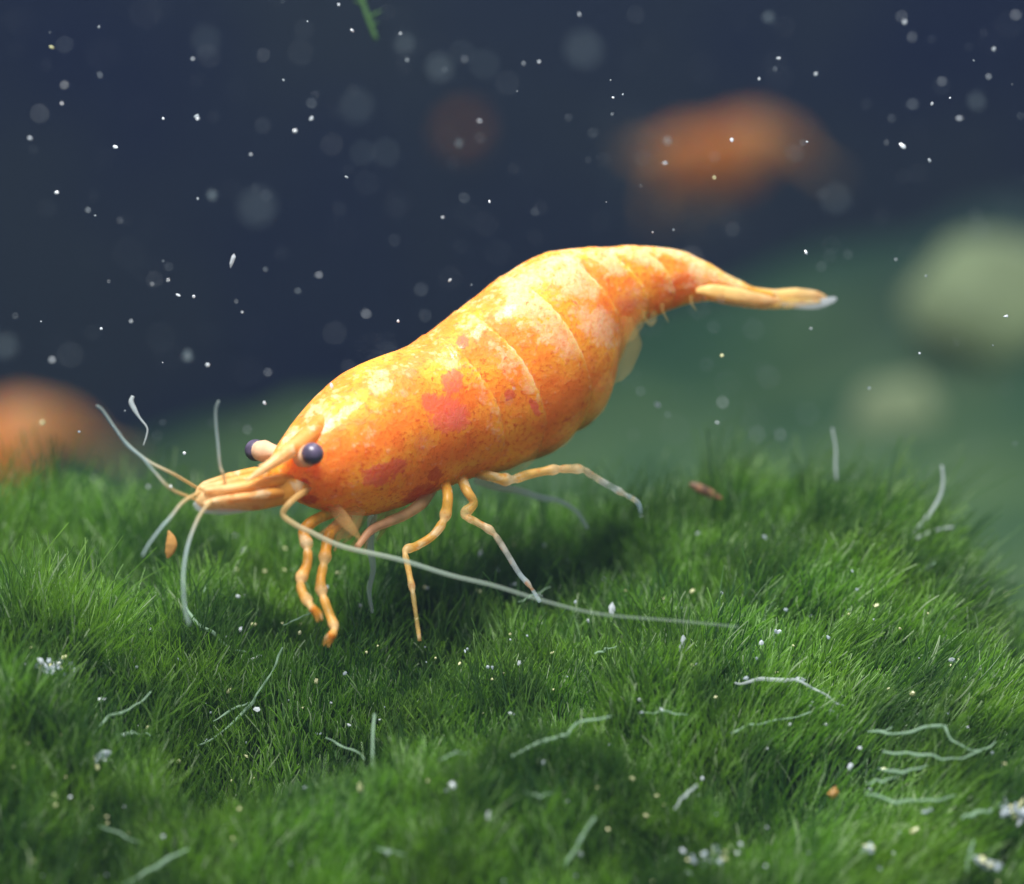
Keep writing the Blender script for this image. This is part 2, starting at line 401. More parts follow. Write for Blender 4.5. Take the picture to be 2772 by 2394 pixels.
shrimp = empty('shrimp', Vector((FEET.x, FEET.y, float(terrain(FEET.x, FEET.y)) + 0.05)))
tag(shrimp, 'orange and yellow shrimp with red blotches standing on the green algae', 'shrimp')

A = np.array(ST, float)
def spline(a, n):
    pts = [Vector((r[0], r[1], 0)) for r in a]
    return None
def interp_rows(s):
    """Catmull-Rom through the rows of A at s (array)"""
    i = np.clip(np.floor(s).astype(int), 0, len(A) - 2); t = (s - i)[:, None]
    def row(k): return A[np.clip(k, 0, len(A) - 1)]
    p0, p1, p2, p3 = row(i - 1), row(i), row(i + 1), row(i + 2)
    return 0.5 * (2 * p1 + (p2 - p0) * t + (2 * p0 - 5 * p1 + 4 * p2 - p3) * t * t + (3 * p1 - p0 - 3 * p2 + p3) * t ** 3)
NS, NT = 340, 120
S = np.linspace(0, len(A) - 1, NS); R = interp_rows(S)
def todisp(x, y, d):                             # vectorised D()
    s = (DIST + d) / DIST
    u = (x * 1.33848 - 1386) / PXU * s; v = -(y * 1.33848 - 1197) / PXU * s
    return u, v, d
du, dv, dd = todisp(R[:, 0], R[:, 1], R[:, 4]); vu, vv, vd = todisp(R[:, 2], R[:, 3], R[:, 4])
cen = np.stack([(du + vu) / 2, (dv + vv) / 2, dd], 1)          # u, v, depth
axisN = np.stack([(du - vu) / 2, (dv - vv) / 2, dd * 0], 1)
T = np.gradient(cen, axis=0); T /= np.linalg.norm(T, axis=1)[:, None]
hh = np.linalg.norm(axisN, axis=1)
Nn0 = axisN / hh[:, None]
hh = hh * (1.0 + 0.035 * np.clip((S - 1) / 3, 0, 1) * np.clip((17 - S) / 3, 0, 1))
Nn = Nn0
B = np.cross(T, Nn); B /= np.linalg.norm(B, axis=1)[:, None]   # lateral
B[B[:, 2] > 0] *= -1                                            # lateral towards the camera
Nr = Nn * math.cos(ROLL) + B * math.sin(ROLL); Br = B * math.cos(ROLL) - Nn * math.sin(ROLL)
bounds = [7.0, 8.35, 10.15, 12.3, 13.9, 15.3, 18.0, 30]
th = np.linspace(0, 2 * math.pi, NT, endpoint=False)           # 0 dorsal, pi/2 camera side
SS, TH = np.meshgrid(S, th, indexing='ij')
flank = np.abs(np.sin(TH)); low = (1 - np.cos(TH)) / 2
shift = 0.95 * flank ** 1.5 * (0.4 + low) * np.clip((SS - 4) / 3, 0, 1) * np.clip((19 - SS) / 3, 0, 1)
sb = SS - shift
bulge = np.zeros_like(SS); edge = np.zeros_like(SS)
prev = 0.0
for b in bounds:
    f = (sb - prev) / (b - prev); ins = (f >= 0) & (f < 1)
    amp = 0.019 if prev > 0 else 0.013
    bulge = np.where(ins, amp * (np.clip(f, 0, 1) ** 2.2) - amp * 0.25, bulge)
    edge = np.where(ins & (b < 25), sstep(0.86, 0.98, f), edge)
    prev = b
bulge *= (0.14 + 0.86 * flank ** 1.6) * np.clip(SS / 3, 0, 1) * np.clip((18.5 - SS) / 3, 0, 1)
# ring shape: fuller back, narrow belly
wr = R[:, 5][:, None] * (1.0 - 0.18 * low ** 2 * np.clip((SS - 2) / 4, 0, 1))
ex = 0.92
cs = np.sign(np.cos(TH)) * np.abs(np.cos(TH)) ** ex; sn = np.sign(np.sin(TH)) * np.abs(np.sin(TH)) ** ex
hcap = np.minimum(hh, 1)
r_n = (hh[:, None] + bulge) * cs; r_b = (hh[:, None] * wr + bulge) * sn
# lower hem of the tail plates is scalloped
scal = 0.030 * np.clip((SS - 8) / 2, 0, 1) * np.clip((14.5 - SS) / 2, 0, 1)
fr = np.zeros_like(SS); prev = 0
for b in bounds:
    f = (sb - prev) / (b - prev); fr = np.where((f >= 0) & (f < 1), f, fr); prev = b
r_n = r_n - scal * low ** 3 * np.sin(np.clip(fr, 0, 1) * math.pi)
Pc = cen[:, None, :] + Nr[:, None, :] * r_n[..., None] + Br[:, None, :] * r_b[..., None]
# small lumps of the shell
lump = 0.006 * (fbm(SS * 1.6 + 3, TH * 3.0, 91) - 0.5) * np.clip(SS / 2, 0, 1)
Pc += (Nr[:, None, :] * cs[..., None] + Br[:, None, :] * sn[..., None]) * 1.6 * lump[..., None]
U = Pc[..., 0].ravel(); V = Pc[..., 1].ravel(); Dp = Pc[..., 2].ravel()
def cam2world(U, V, Dp): # u, v in units at its own depth
    return np.stack([U, V * UP.y + Dp * FWD.y, V * UP.z + Dp * FWD.z], 1)
verts = cam2world(U, V, Dp)
faces = [(i * NT + k, i * NT + (k + 1) % NT, (i + 1) * NT + (k + 1) % NT, (i + 1) * NT + k) for i in range(NS - 1) for k in range(NT)]
vl = [tuple(v) for v in verts.tolist()]
c0 = len(vl); nose = cam2world(*[np.array([q]) for q in (cen[0] - T[0] * 0.02)])[0]; tailp = cam2world(*[np.array([q]) for q in (cen[-1] + T[-1] * 0.02)])[0]
vl += [tuple(nose), tuple(tailp)]
faces += [(c0, (k + 1) % NT, k) for k in range(NT)] + [(c0 + 1, (NS - 1) * NT + k, (NS - 1) * NT + (k + 1) % NT) for k in range(NT)]
# pigment, laid down on the shell, plus one painted highlight
sc = (DIST + Dp) / DIST
IX = (U / sc * PXU + 1386) / 1.33848; IY = (-V / sc * PXU + 1197) / 1.33848
def blob(cx, cy, rx, ry, ang=0.0):
    a = math.radians(ang); x = IX - cx; y = IY - cy
    xr = (x * math.cos(a) + y * math.sin(a)) / rx; yr = (-x * math.sin(a) + y * math.cos(a)) / ry
    return np.clip(1.15 - 0.6 * (xr ** 2 + yr ** 2), 0, 1)
near = (np.sin(TH.ravel()) > -0.2)
red = np.zeros(len(U)); pink = np.zeros(len(U))
for cx, cy, rx, ry, an, pk in [(905, 838, 42, 40, 35, 1), (915, 775, 22, 26, 40, 1), (870, 815, 22, 22, 0, .8), (765, 962, 36, 22, -10, .75), (800, 945, 26, 16, -20, .6), (850, 998, 42, 16, -28, 0.0), (880, 962, 18, 14, -30, 0),
                               (935, 692, 13, 13, 0, .8), (1030, 798, 12, 13, 0, .6), (1082, 826, 9, 24, -25, 1), (625, 1012, 16, 10, 0, 0), (615, 975, 12, 10, 0, .1)]:
    b = blob(cx, cy, rx, ry, an) * near; red = np.maximum(red, b); pink = np.where(b > 0.25, np.maximum(pink, pk * (b > 0.2)), pink)
pale = 0.24 * np.clip(1.1 - low.ravel() * 1.4, 0, 1)
for cx, cy, rx, ry, an, am in [(1075, 600, 75, 75, 0, .8), (1150, 560, 80, 60, 0, .85), (1120, 650, 60, 55, 0, .8), (1040, 690, 48, 90, 15, .62), (1070, 760, 20, 60, -8, .8), (1200, 660, 55, 40, 35, .95),
                               (1150, 690, 30, 38, 0, .85), (1250, 530, 80, 36, 0, .8), (1330, 520, 80, 28, 0, .75), (960, 640, 60, 40, -35, .45), (1320, 570, 80, 40, 0, .45), (1400, 545, 50, 40, 0, .7), (1460, 580, 60, 40, 20, .85),
                               (770, 770, 30, 26, 30, .7), (900, 730, 40, 30, 20, .55), (640, 855, 26, 60, 35, .8), (600, 890, 30, 30, 0, .8), (690, 800, 50, 26, -35, .42), (720, 870, 50, 40, 0, .3), (700, 1000, 40, 25, 0, .30)]:  # carapace spot opening this row is a highlight painted pale
    pale = np.maximum(pale, blob(cx, cy, rx, ry, an) * am)
frr = np.clip(fr.ravel(), 0, 1); abd = np.clip((sb.ravel() - 7.0) / 0.3, 0, 1) * np.clip((17.5 - SS.ravel()), 0, 1)
pale *= 1 - abd * (0.12 + 0.88 * sstep(0.45, 0.9, flank.ravel())) * (1 - (0.30 + 0.85 * sstep(0.05, 0.75, frr)))
pale = np.maximum(pale, 0.36 * edge.ravel() * sstep(0.3, 0.8, flank.ravel()) * (SS.ravel() < 16) * (low.ravel() < 0.75)); pale *= (1 - 0.9 * np.clip(red, 0, 1))
hem = sstep(0.90, 1.0, low.ravel()) * np.clip((SS.ravel() - 7) / 2, 0, 1) * np.clip((16 - SS.ravel()) / 2, 0, 1)
rearhem = np.clip(1 - np.hypot((IX - 1262) / 16, (IY - 745) / 70), 0, 1) * 1.2
clear = np.clip(hem * 0.9 + rearhem * near, 0, 0.9)
pad = lambda a: np.concatenate([a, [0, 0]])
body = mesh_obj('body', vl, faces, M['body'], shrimp, attrs={'red': pad(red), 'pink': pad(pink), 'pale': pad(pale), 'clear': pad(clear)})

def head_frame(i):                               # centre, tangent, up, lateral (camera side) in world at station i
    k = int(round(i / (len(A) - 1) * (NS - 1)))
    f = lambda q: Vector(cam2world(*[np.array([x]) for x in q])[0])
    return f(cen[k]), f(T[k]), f(Nr[k]), f(Br[k]), hh[k]

# rostrum: a flattened blade running forward from the back's midline
rp = [D(716, 806, -0.18), D(662, 846, -0.445), D(626, 880, -0.555), D(590, 908, -0.63), D(555, 934, -0.68), D(520, 958, -0.71), D(498, 973, -0.73)]
ro = tube('rostrum', rp, [0.020, 0.036, 0.036, 0.029, 0.021, 0.013, 0.003], M['rostrum'], shrimp, seg=14, n=6, flat=1.0)
for k in range(5):                               # teeth along its upper edge
    p = rp[2].lerp(rp[6], k / 5.2) + UP * 0.014; tdir = (rp[6] - rp[2]).normalized()
    v, f, _ = tube_data([p - tdir * 0.012, p + UP * 0.005, p + tdir * 0.014 + UP * 0.009], [0.005, 0.0035, 0.0008], n=2, seg=6)
    mesh_obj('tooth', v, f, M['rostrum'], shrimp, attrs={'along': [0.6] * len(v)}).parent = ro

def sphere(name, c, r, mat, parent, squash=(1, 1, 1)):
    bm = bmesh.new(); bmesh.ops.create_uvsphere(bm, u_segments=28, v_segments=18, radius=1)
    vs2 = [(c[0] + v.co.x * r * squash[0], c[1] + v.co.y * r * squash[1], c[2] + v.co.z * r * squash[2]) for v in bm.verts]
    fs = [tuple(v.index for v in f.verts) for f in bm.faces]; bm.free()
    return mesh_obj(name, vs2, fs, mat, parent)
def child_of(part_parent, o):                    # sub-part: mesh already relative to the shrimp
    mw = shrimp.matrix_world.translation
    o.parent = part_parent; return o
# eyes on their stalks
for (ex_, ey_, ed, bx_, by_, bd, rr) in [(632, 918, -0.650, 600, 932, -0.54, [0.026, 0.034, 0.041, 0.036]), (517, 911, -0.375, 580, 918, -0.50, [0.018, 0.028, 0.041, 0.034])]:
    e = D(ex_, ey_, ed); b = D(bx_, by_, bd); dirv = (e - b).normalized()
    tube('eyestalk', [b - dirv * 0.03, b.lerp(e, 0.40), b.lerp(e, 0.72), e - dirv * 0.008], rr, M['stalk'], shrimp, seg=16, n=5)
    sphere('eye', e, 0.0400, M['eye'], shrimp)
# antennal scales and the jointed feeler bases that make the snout
def blade(name, pts, rad, mat, fd, flat=0.35):
    return tube(name, pts, rad, mat, shrimp, seg=16, n=6, flat=flat, flatdir=fd)
blade('antennal_scale', [D(622, 990, -0.56), D(580, 992, -0.60), D(520, 1000, -0.64), D(460, 1006, -0.68), D(415, 1012, -0.72), D(396, 1014, -0.735)], [0.020, 0.050, 0.058, 0.052, 0.036, 0.006], M['scale'], FWD * 0.9 + UP * 0.15)
blade('antennal_scale', [D(575, 965, -0.46), D(520, 972, -0.48), D(465, 985, -0.52), D(415, 994, -0.56), D(394, 1002, -0.57)], [0.022, 0.050, 0.052, 0.036, 0.005], M['scale'], FWD * 0.9 + UP * 0.15)
blade('antennal_scale_fringe', [D(590, 1006, -0.59), D(520, 1020, -0.63), D(460, 1028, -0.68), D(410, 1026, -0.72), D(392, 1018, -0.735)], [0.008, 0.020, 0.024, 0.020, 0.006], M['clear'], FWD, 0.25)
for pts in ([D(622, 962, -0.46), D(565, 971, -0.62), D(505, 982, -0.68), D(455, 990, -0.71), D(412, 992, -0.74)], [D(565, 955, -0.50), D(520, 966, -0.53), D(480, 974, -0.56), D(440, 983, -0.59), D(405, 988, -0.62)]):
    tube('feeler_base', pts, [0.020, 0.021, 0.018, 0.016, 0.009], M['scale'], shrimp, seg=12, n=6)
blade('feeler_base', [D(622, 998, -0.46), D(555, 997, -0.65), D(500, 1004, -0.70), D(440, 1012, -0.73), D(412, 1020, -0.75)], [0.012, 0.017, 0.014, 0.012, 0.006], M['rostrum'], FWD, 0.8)
# feelers
def feeler(name, pts, d0, d1, r0, r1, mat):
    n = len(pts); P = [W(x, y, d0 + (d1 - d0) * i / (n - 1) + (0.12 if i == 0 else 0)) for i, (x, y) in enumerate(pts)]
    return tube(name, P, [r0 + (r1 - r0) * (i / (n - 1)) for i in range(n)], mat, shrimp, seg=7, n=6)
feeler('antennule', [(545, 1328), (470, 1284), (403, 1250), (345, 1203), (311, 1159), (278, 1111), (262, 1099)], -0.62, -0.75, 0.0062, 0.004, M['feeler'])
feeler('antennule', [(528, 1352), (463, 1324), (420, 1280), (382, 1236), (345, 1206), (322, 1172)], -0.74, -0.82, 0.0060, 0.003, M['feeler'])
feeler('antennule', [(612, 1330), (606, 1290), (596, 1262), (590, 1203), (585, 1152), (584, 1108), (592, 1086)], -0.70, -0.80, 0.0064, 0.004, M['feeler'])
feeler('antennule', [(548, 1330), (497, 1358), (463, 1399), (436, 1429), (403, 1473), (385, 1505)], -0.74, -0.95, 0.0068, 0.0035, M['feeler'])
feeler('antenna', [(600, 1345), (568, 1361), (541, 1395), (521, 1439), (507, 1483), (499, 1527), (496, 1574), (500, 1640), (512, 1690)], -0.72, -1.05, 0.0066, 0.004, M['feeler'])
feeler('antenna', [(840, 1320), (790, 1356), (766, 1392), (797, 1419), (841, 1441), (928, 1480), (1080, 1515), (1217, 1557), (1338, 1586), (1483, 1630), (1627, 1663), (1820, 1680), (2000, 1697)], -0.66, -0.72, 0.0115, 0.005, M['antenna'])
# legs
def leg(pts, d0, d1, r0, r1, mat, name='leg', joints=()):
    n = len(pts); P = [W(x, y, d0 + (d1 - d0) * i / (n - 1) + (0.10 if i == 0 else 0)) for i, (x, y) in enumerate(pts)]
    Q, fi = catmull(P, list(range(n)), 9)
    dist = [0.0]
    for a, b in zip(Q, Q[1:]): dist.append(dist[-1] + (b - a).length)
    jd = [dist[k * 9] for k in joints]; rr = []; jt = []
    for q, f_ in zip(dist, fi):
        r = r0 + (r1 - r0) * f_ / (n - 1); j_ = 0.0
        for x in jd:                             # each joint: a swollen end, then a pinch
            r *= 1 + 0.28 * math.exp(-((q - x + 0.016) / 0.016) ** 2) - 0.26 * math.exp(-((q - x - 0.012) / 0.010) ** 2)
            j_ = max(j_, math.exp(-((q - x) / 0.022) ** 2))
        r *= 1 + 0.10 * mnoise.noise(Vector((q * 14, r0 * 900, 3))); rr.append(r); jt.append(j_)
    v, f, t = tube_data(Q, rr, seg=12, smooth=False)
    return mesh_obj(name, v, f, mat, shrimp, attrs={'along': t, 'joint': [x for x in jt for _ in range(12)] + [jt[0], jt[-1]]})
leg([(1196, 1285), (1212, 1340), (1203, 1403), (1174, 1448), (1130, 1477), (1098, 1492), (1104, 1533), (1116, 1596), (1123, 1644), (1136, 1735)], -0.24, -0.48, 0.021, 0.007, M['leg'], joints=(2, 5, 7))
leg([(1240, 1270), (1262, 1325), (1282, 1362), (1258, 1394), (1290, 1414), (1333, 1441), (1367, 1490), (1405, 1552), (1434, 1586), (1462, 1630)], -0.20, -0.30, 0.020, 0.007, M['leg_clear'], joints=(3, 5, 8))
leg([(1270, 1275), (1320, 1288), (1380, 1299), (1434, 1284), (1507, 1271), (1574, 1271), (1602, 1287), (1642, 1311), (1685, 1335), (1727, 1362), (1736, 1400)], -0.14, 0.05, 0.021, 0.008, M['leg_clear'], joints=(2, 4, 5, 8))
leg([(1290, 1300), (1345, 1318), (1410, 1330), (1462, 1347), (1512, 1356), (1560, 1385), (1590, 1430)], 0.10, 0.35, 0.017, 0.007, M['far_leg'])
leg([(1010, 1365), (1006, 1425), (1002, 1480), (1010, 1540), (1000, 1600), (1008, 1660)], -0.05, -0.15, 0.020, 0.006, M['far_leg'])
def clawed(pts, d0, d1, claw):
    l = leg(pts, d0, d1, 0.021, 0.015, M['claw_leg'], joints=(3, 5, 7))
    n = len(claw[0])
    for c in claw:
        P = [W(x, y, d1) for x, y in c]
        o = tube('claw', P, [0.014, 0.011, 0.004], M['claw_leg'], shrimp, seg=8, n=5)
        child_of(l, o)
clawed([(905, 1385), (850, 1410), (822, 1440), (832, 1480), (831, 1528), (814, 1571), (818, 1602), (836, 1632), (848, 1650)], -0.48, -0.72, [[(846, 1646), (856, 1664), (860, 1684)], [(846, 1646), (864, 1660), (872, 1680)]])
clawed([(940, 1400), (895, 1440), (884, 1478), (878, 1519), (868, 1571), (872, 1606), (890, 1658), (905, 1700), (898, 1722)], -0.42, -0.66, [[(900, 1716), (884, 1730), (876, 1748)], [(900, 1716), (892, 1736), (888, 1752)]])
# mouth limbs under the head
leg([(1165, 1325), (1140, 1362), (1100, 1392), (1050, 1414), (1004, 1436), (966, 1482)], -0.20, -0.44, 0.026, 0.012, M['mouth_pink'], 'mouth_limb')
leg([(1080, 1370), (1030, 1420), (985, 1450), (950, 1490)], -0.24, -0.36, 0.026, 0.012, M['mouth'], 'mouth_limb')
blade('mouth_limb', [D(668, 1015, -0.46), D(690, 1045, -0.48), D(712, 1070, -0.49), D(728, 1090, -0.49)], [0.02, 0.026, 0.018, 0.006], M['mouth'], FWD, 0.35)
blade('mouth_limb', [D(720, 1025, -0.42), D(700, 1062, -0.44), D(668, 1078, -0.46), D(640, 1085, -0.47)], [0.04, 0.045, 0.028, 0.010], M['mouth'], FWD, 0.4)
for q, (a0, a1, a2) in enumerate([((930, 1380), (900, 1425), (862, 1450)), ((960, 1388), (925, 1440), (905, 1492)), ((990, 1390), (960, 1440), (930, 1470)), ((1030, 1385), (1000, 1440), (985, 1500)), ((1060, 1380), (1040, 1430), (1020, 1462))]):
    leg([a0, a1, a2], -0.40 + 0.04 * q, -0.50 + 0.05 * q, 0.016, 0.005, M['mouth'], 'mouth_limb')
# swimmerets hanging under the tail plates
for (x0, y0, x1, y1, w, d) in [(1225, 590, 1276, 690, 0.11, 0.16), (1180, 670, 1268, 760, 0.17, 0.10), (1120, 745, 1214, 838, 0.17, 0.06), (1065, 810, 1150, 895, 0.16, 0.02), (1000, 860, 1072, 940, 0.14, -0.03), (1310, 620, 1318, 660, 0.030, 0.2)]:
    a = D(x0, y0, d); b = D(x1, y1, d - 0.03)
    blade('swimmeret', [a, a.lerp(b, 0.4), a.lerp(b, 0.8), b], [w * 0.6, w, w * 0.75, w * 0.15], M['mem'], FWD, 0.22)
for (x0, y0, x1, y1) in [(1303, 640, 1312, 655), (1340, 628, 1352, 652), (1398, 612, 1408, 628)]:
    tube('swimmeret', [D(x0, y0 - 12, 0.14), D(x0, y0, 0.13), D(x1, y1, 0.12)], [0.010, 0.008, 0.002], M['mem'], shrimp, seg=8, n=4)
# tail fan
blade('tail_fan_blade', [D(1408, 588, 0.235), D(1440, 588, 0.22), D(1490, 597, 0.235), D(1545, 606, 0.27), D(1580, 608, 0.30)], [0.010, 0.024, 0.028, 0.020, 0.006], M['uropod'], FWD, 0.45)
blade('tail_fan_blade', [D(1420, 600, 0.25), D(1480, 607, 0.26), D(1540, 613, 0.28), D(1600, 613, 0.32), D(1660, 609, 0.36)], [0.010, 0.022, 0.024, 0.020, 0.006], M['leg'], FWD, 0.45)
blade('tail_fan_blade', [D(1500, 585, 0.36), D(1560, 596, 0.37), D(1610, 594, 0.38), D(1650, 597, 0.39), D(1672, 602, 0.40)], [0.014, 0.020, 0.021, 0.016, 0.005], M['uropod'], FWD, 0.45)
blade('tail_fan_fringe', [D(1560, 612, 0.31), D(1610, 618, 0.33), D(1650, 616, 0.36), D(1682, 607, 0.39), D(1692, 603, 0.40)], [0.006, 0.012, 0.018, 0.013, 0.004], M['clear'], FWD, 0.3)

# ------------------------------------------------------------------ other shrimps, far behind and out of focus
def copy_tree(o, parent=None):
    c = o.copy(); col.objects.link(c); c.parent = parent
    for ch in o.children: copy_tree(ch, c)
    return c
mid_local = (D(1100, 720, 0.05) - shrimp.location)
def place_copy(px, py, d, rot, sc, label):
    c = copy_tree(shrimp); r = rot.to_matrix().to_4x4()
    c.rotation_euler = rot; c.scale = (sc,) * 3
    c.location = W(px, py, d) - r @ (mid_local * sc); c['label'] = label; c['group'] = 'blurred orange shrimps behind'
    return c
from mathutils import Euler
shrimp_group = 'blurred orange shrimps behind'
place_copy(2010, 415, 22.0, Euler((0.1, math.radians(26), 0.25)), 1.15, 'out of focus orange shrimp in blue water beyond the tail fan')
place_copy(20, 1225, 15.0, Euler((0, math.radians(20), 0.5)), 1.25, 'out of focus orange shrimp low behind the feelers and turf')
place_copy(1240, 360, 28.0, Euler((0, math.radians(40), 1.25)), 0.5, 'dim brownish blurred shrimp far off above the back of the orange shrimp')

# ------------------------------------------------------------------ pale stones on the far bank
def stone(px, py, lift_, r, label, seed, sq):
    bm = bmesh.new(); bmesh.ops.create_icosphere(bm, subdivisions=4, radius=1)
    for dq in np.arange(13.0, 26.0, 0.1):
        c = W(px, py, float(dq))
        if c.z < float(bank(np.array(c.x), np.array(c.y))) + r * lift_: break
    v2 = []
    for v in bm.verts:
        n = 1 + 0.22 * mnoise.noise(v.co * 1.3 + Vector((seed, 0, 0))) + 0.05 * mnoise.noise(v.co * 5)
        v2.append((c.x + v.co.x * r * n * sq[0], c.y + v.co.y * r * n * sq[1], c.z + v.co.z * r * n * sq[2]))
    fs = [tuple(v.index for v in f.verts) for f in bm.faces]; bm.free()
    return recenter(tag(mesh_obj('stone', v2, fs, M['stone']), label, 'stone'))
M['stone'] = simple('pale_green_stone', (0.30, 0.38, 0.20), 0.8, 0, 0, 0.25, 1.2)
stone(2690, 800, 0.75, 0.62, 'larger pale green blurred stone on the far bank', 2.0, (1.05, 0.8, 0.85))
stone(2420, 1250, 1.15, 0.45, 'smaller pale green blurred stone just behind the turf ridge', 5.0, (0.95, 0.8, 1.45))

# ------------------------------------------------------------------ debris drifting in the water and caught in the turf
def debris_mesh(name, seed, stretch, mat):
    bm = bmesh.new(); bmesh.ops.create_icosphere(bm, subdivisions=1, radius=1)
    for v in bm.verts:
        n = 1 + 0.5 * mnoise.noise(v.co * 1.4 + Vector((seed * 3.1, 0, 0)))
        v.co = Vector((v.co.x * n, v.co.y * n, v.co.z * n * stretch))
    me = bpy.data.meshes.new(name); bm.to_mesh(me); bm.free(); me.materials.append(mat); return me
bank_meshes = {}
for kind, mt in (('white', 'speck'), ('dim', 'speck_dim'), ('warm', 'speck_warm'), ('haze', 'speck_haze')):
    bank_meshes[kind] = [debris_mesh('speck_' + kind, i + len(kind) * 7, s_, M[mt]) for i, s_ in enumerate((1.0, 1.6, 2.2, 1.2))]
    bank_meshes[kind].append(debris_mesh('rod_' + kind, 9, 3.6, M[mt]))
def speck(name, loc, r, kind, label, cat, group, shape=None, rot=None):
    me = random.choice(bank_meshes[kind][:4]) if shape is None else bank_meshes[kind][shape]
    o = bpy.data.objects.new(name, me); col.objects.link(o); o.location = loc; o.scale = (r,) * 3
    o.rotation_euler = rot if rot else (random.uniform(0, 6), random.uniform(0, 6), random.uniform(0, 6))
    return tag(o, label, cat, group)
LW = 'tiny white speck drifting in the dark water'; GW = 'specks drifting in the water'
for x, y, r in [(392, 600, 7), (340, 567, 4.5), (308, 575, 4), (265, 650, 5), (205, 665, 6), (630, 240, 7), (597, 265, 7), (233, 298, 7), (507, 313, 5), (712, 62, 5), (810, 68, 3.5), (940, 120, 5), (1090, 125, 5),
                (1172, 30, 4), (1240, 198, 4.5), (1575, 118, 5), (1480, 283, 8), (1632, 287, 4), (1825, 295, 8), (1830, 45, 8), (2000, 155, 7), (2010, 100, 6), (895, 440, 5), (990, 408, 3.5), (420, 738, 8), (105, 728, 9), (740, 635, 6),
                (805, 650, 6), (910, 567, 4.5), (645, 557, 5), (1812, 525, 4), (1630, 510, 5), (1715, 515, 4), (1460, 720, 6), (1640, 665, 4), (670, 780, 6), (1060, 920, 6), (1880, 325, 5), (1905, 165, 7), (400, 240, 5), (330, 240, 5), (125, 210, 5), (60, 280, 7), (115, 390, 7),
                (490, 632, 4), (478, 610, 3.5), (390, 120, 5), (200, 55, 4), (105, 96, 5), (685, 10, 5), (1650, 150, 6), (1940, 240, 6), (1885, 210, 5), (1320, 470, 3.5), (1535, 160, 5), (1445, 360, 4), (1345, 330, 4), (85, 855, 8), (300, 985, 6), (373, 917, 7), (345, 985, 6), (500, 870, 6), (535, 815, 5), (1860, 715, 4), (1450, 855, 3.5), (1330, 820, 9), (2035, 640, 5), (970, 245, 4)]:
    d = random.uniform(-0.9, 1.2); speck('water_speck', D(x, y, d), r * 1.338 / PXU * 0.56, 'white' if random.random() < 0.92 else 'warm', LW, 'speck', GW)
LD = 'faint grey speck hanging in the dark water'
for i in range(280):
    x = random.uniform(0, 2071); y = random.uniform(0, 900); d = random.choice([random.uniform(-3.5, 0), random.uniform(0, 6)])
    if 560 < x < 1700 and y > 480 and d > -0.6 and y > 480: d = random.uniform(-3.0, -1.2)
    speck('water_speck', D(x, y, d), random.uniform(1.6, 4.6) * 1.338 / PXU * 0.6, random.choice(['white', 'dim', 'dim', 'dim']), LD, 'speck', 'faint specks in the water')
LH = 'soft round filmy disc of debris floating in dark water'
for x, y, d, r in [(890, 135, -2.9, 14), (935, 105, -2.7, 7), (980, 130, -3.1, 9), (720, 215, -3.4, 12), (415, 82, -3.1, 11), (780, 310, -3.0, 9), (735, 310, -2.8, 8), (1690, 400, -3.2, 12), (430, 395, -1.4, 10), (380, 720, -1.3, 14), (928, 290, -1.3, 8), (1555, 35, -1.6, 10), (1350, 285, -1.2, 9), (1975, 205, -2.2, 11), (520, 420, -3.6, 18), (10, 700, -2.8, 14), (1180, 100, -3.6, 18), (820, 90, -2.4, 11)]:
    speck('filmy_disc', D(x, y, d), r * 0.72 * 1.338 / PXU, 'haze', LH, 'debris', 'filmy discs in the water', shape=0)
speck('debris_rod', D(470, 527, -0.5), 0.0075, 'white', 'bright white rod shaped flake drifting upright in dark water', 'debris', None, shape=4, rot=(0.1, 0.25, 0))
# hooked scrap above the feelers
recenter(tag(tube('debris_thread', [W(360, 1072, -.5), W(355, 1088, -.5), W(364, 1108, -.5), W(377, 1130, -.5), W(398, 1158, -.5), W(396, 1182, -.5), W(388, 1206, -.5)], [.006, .010, .009, .004, .003, .003, .002], M['fibre_white'], seg=6), 'hooked white scrap with a faint thread above the upper feelers', 'debris'))
# plant shoot hanging in from above
tw = empty('plant_shoot', D(742, -60, 0.8)); tag(tw, 'thin green plant shoot hanging into the dark water from above', 'plant')
tube('stem', [D(722, -60, .8), D(730, -10, .8), D(742, 30, .8), D(758, 72, .8), D(762, 82, .8)], [.012, .011, .011, .010, .004], M['fibre_dark'], tw, seg=7)
for x0, y0, x1, y1 in ((745, 38, 772, 22), (735, 10, 716, 2), (752, 56, 764, 44)):
    tube('leaf', [D(x0, y0, .8), D((x0 + x1) / 2, (y0 + y1) / 2 - 1, .79), D(x1, y1, .78)], [.006, .007, .002], M['fibre_dark'], tw, seg=6)

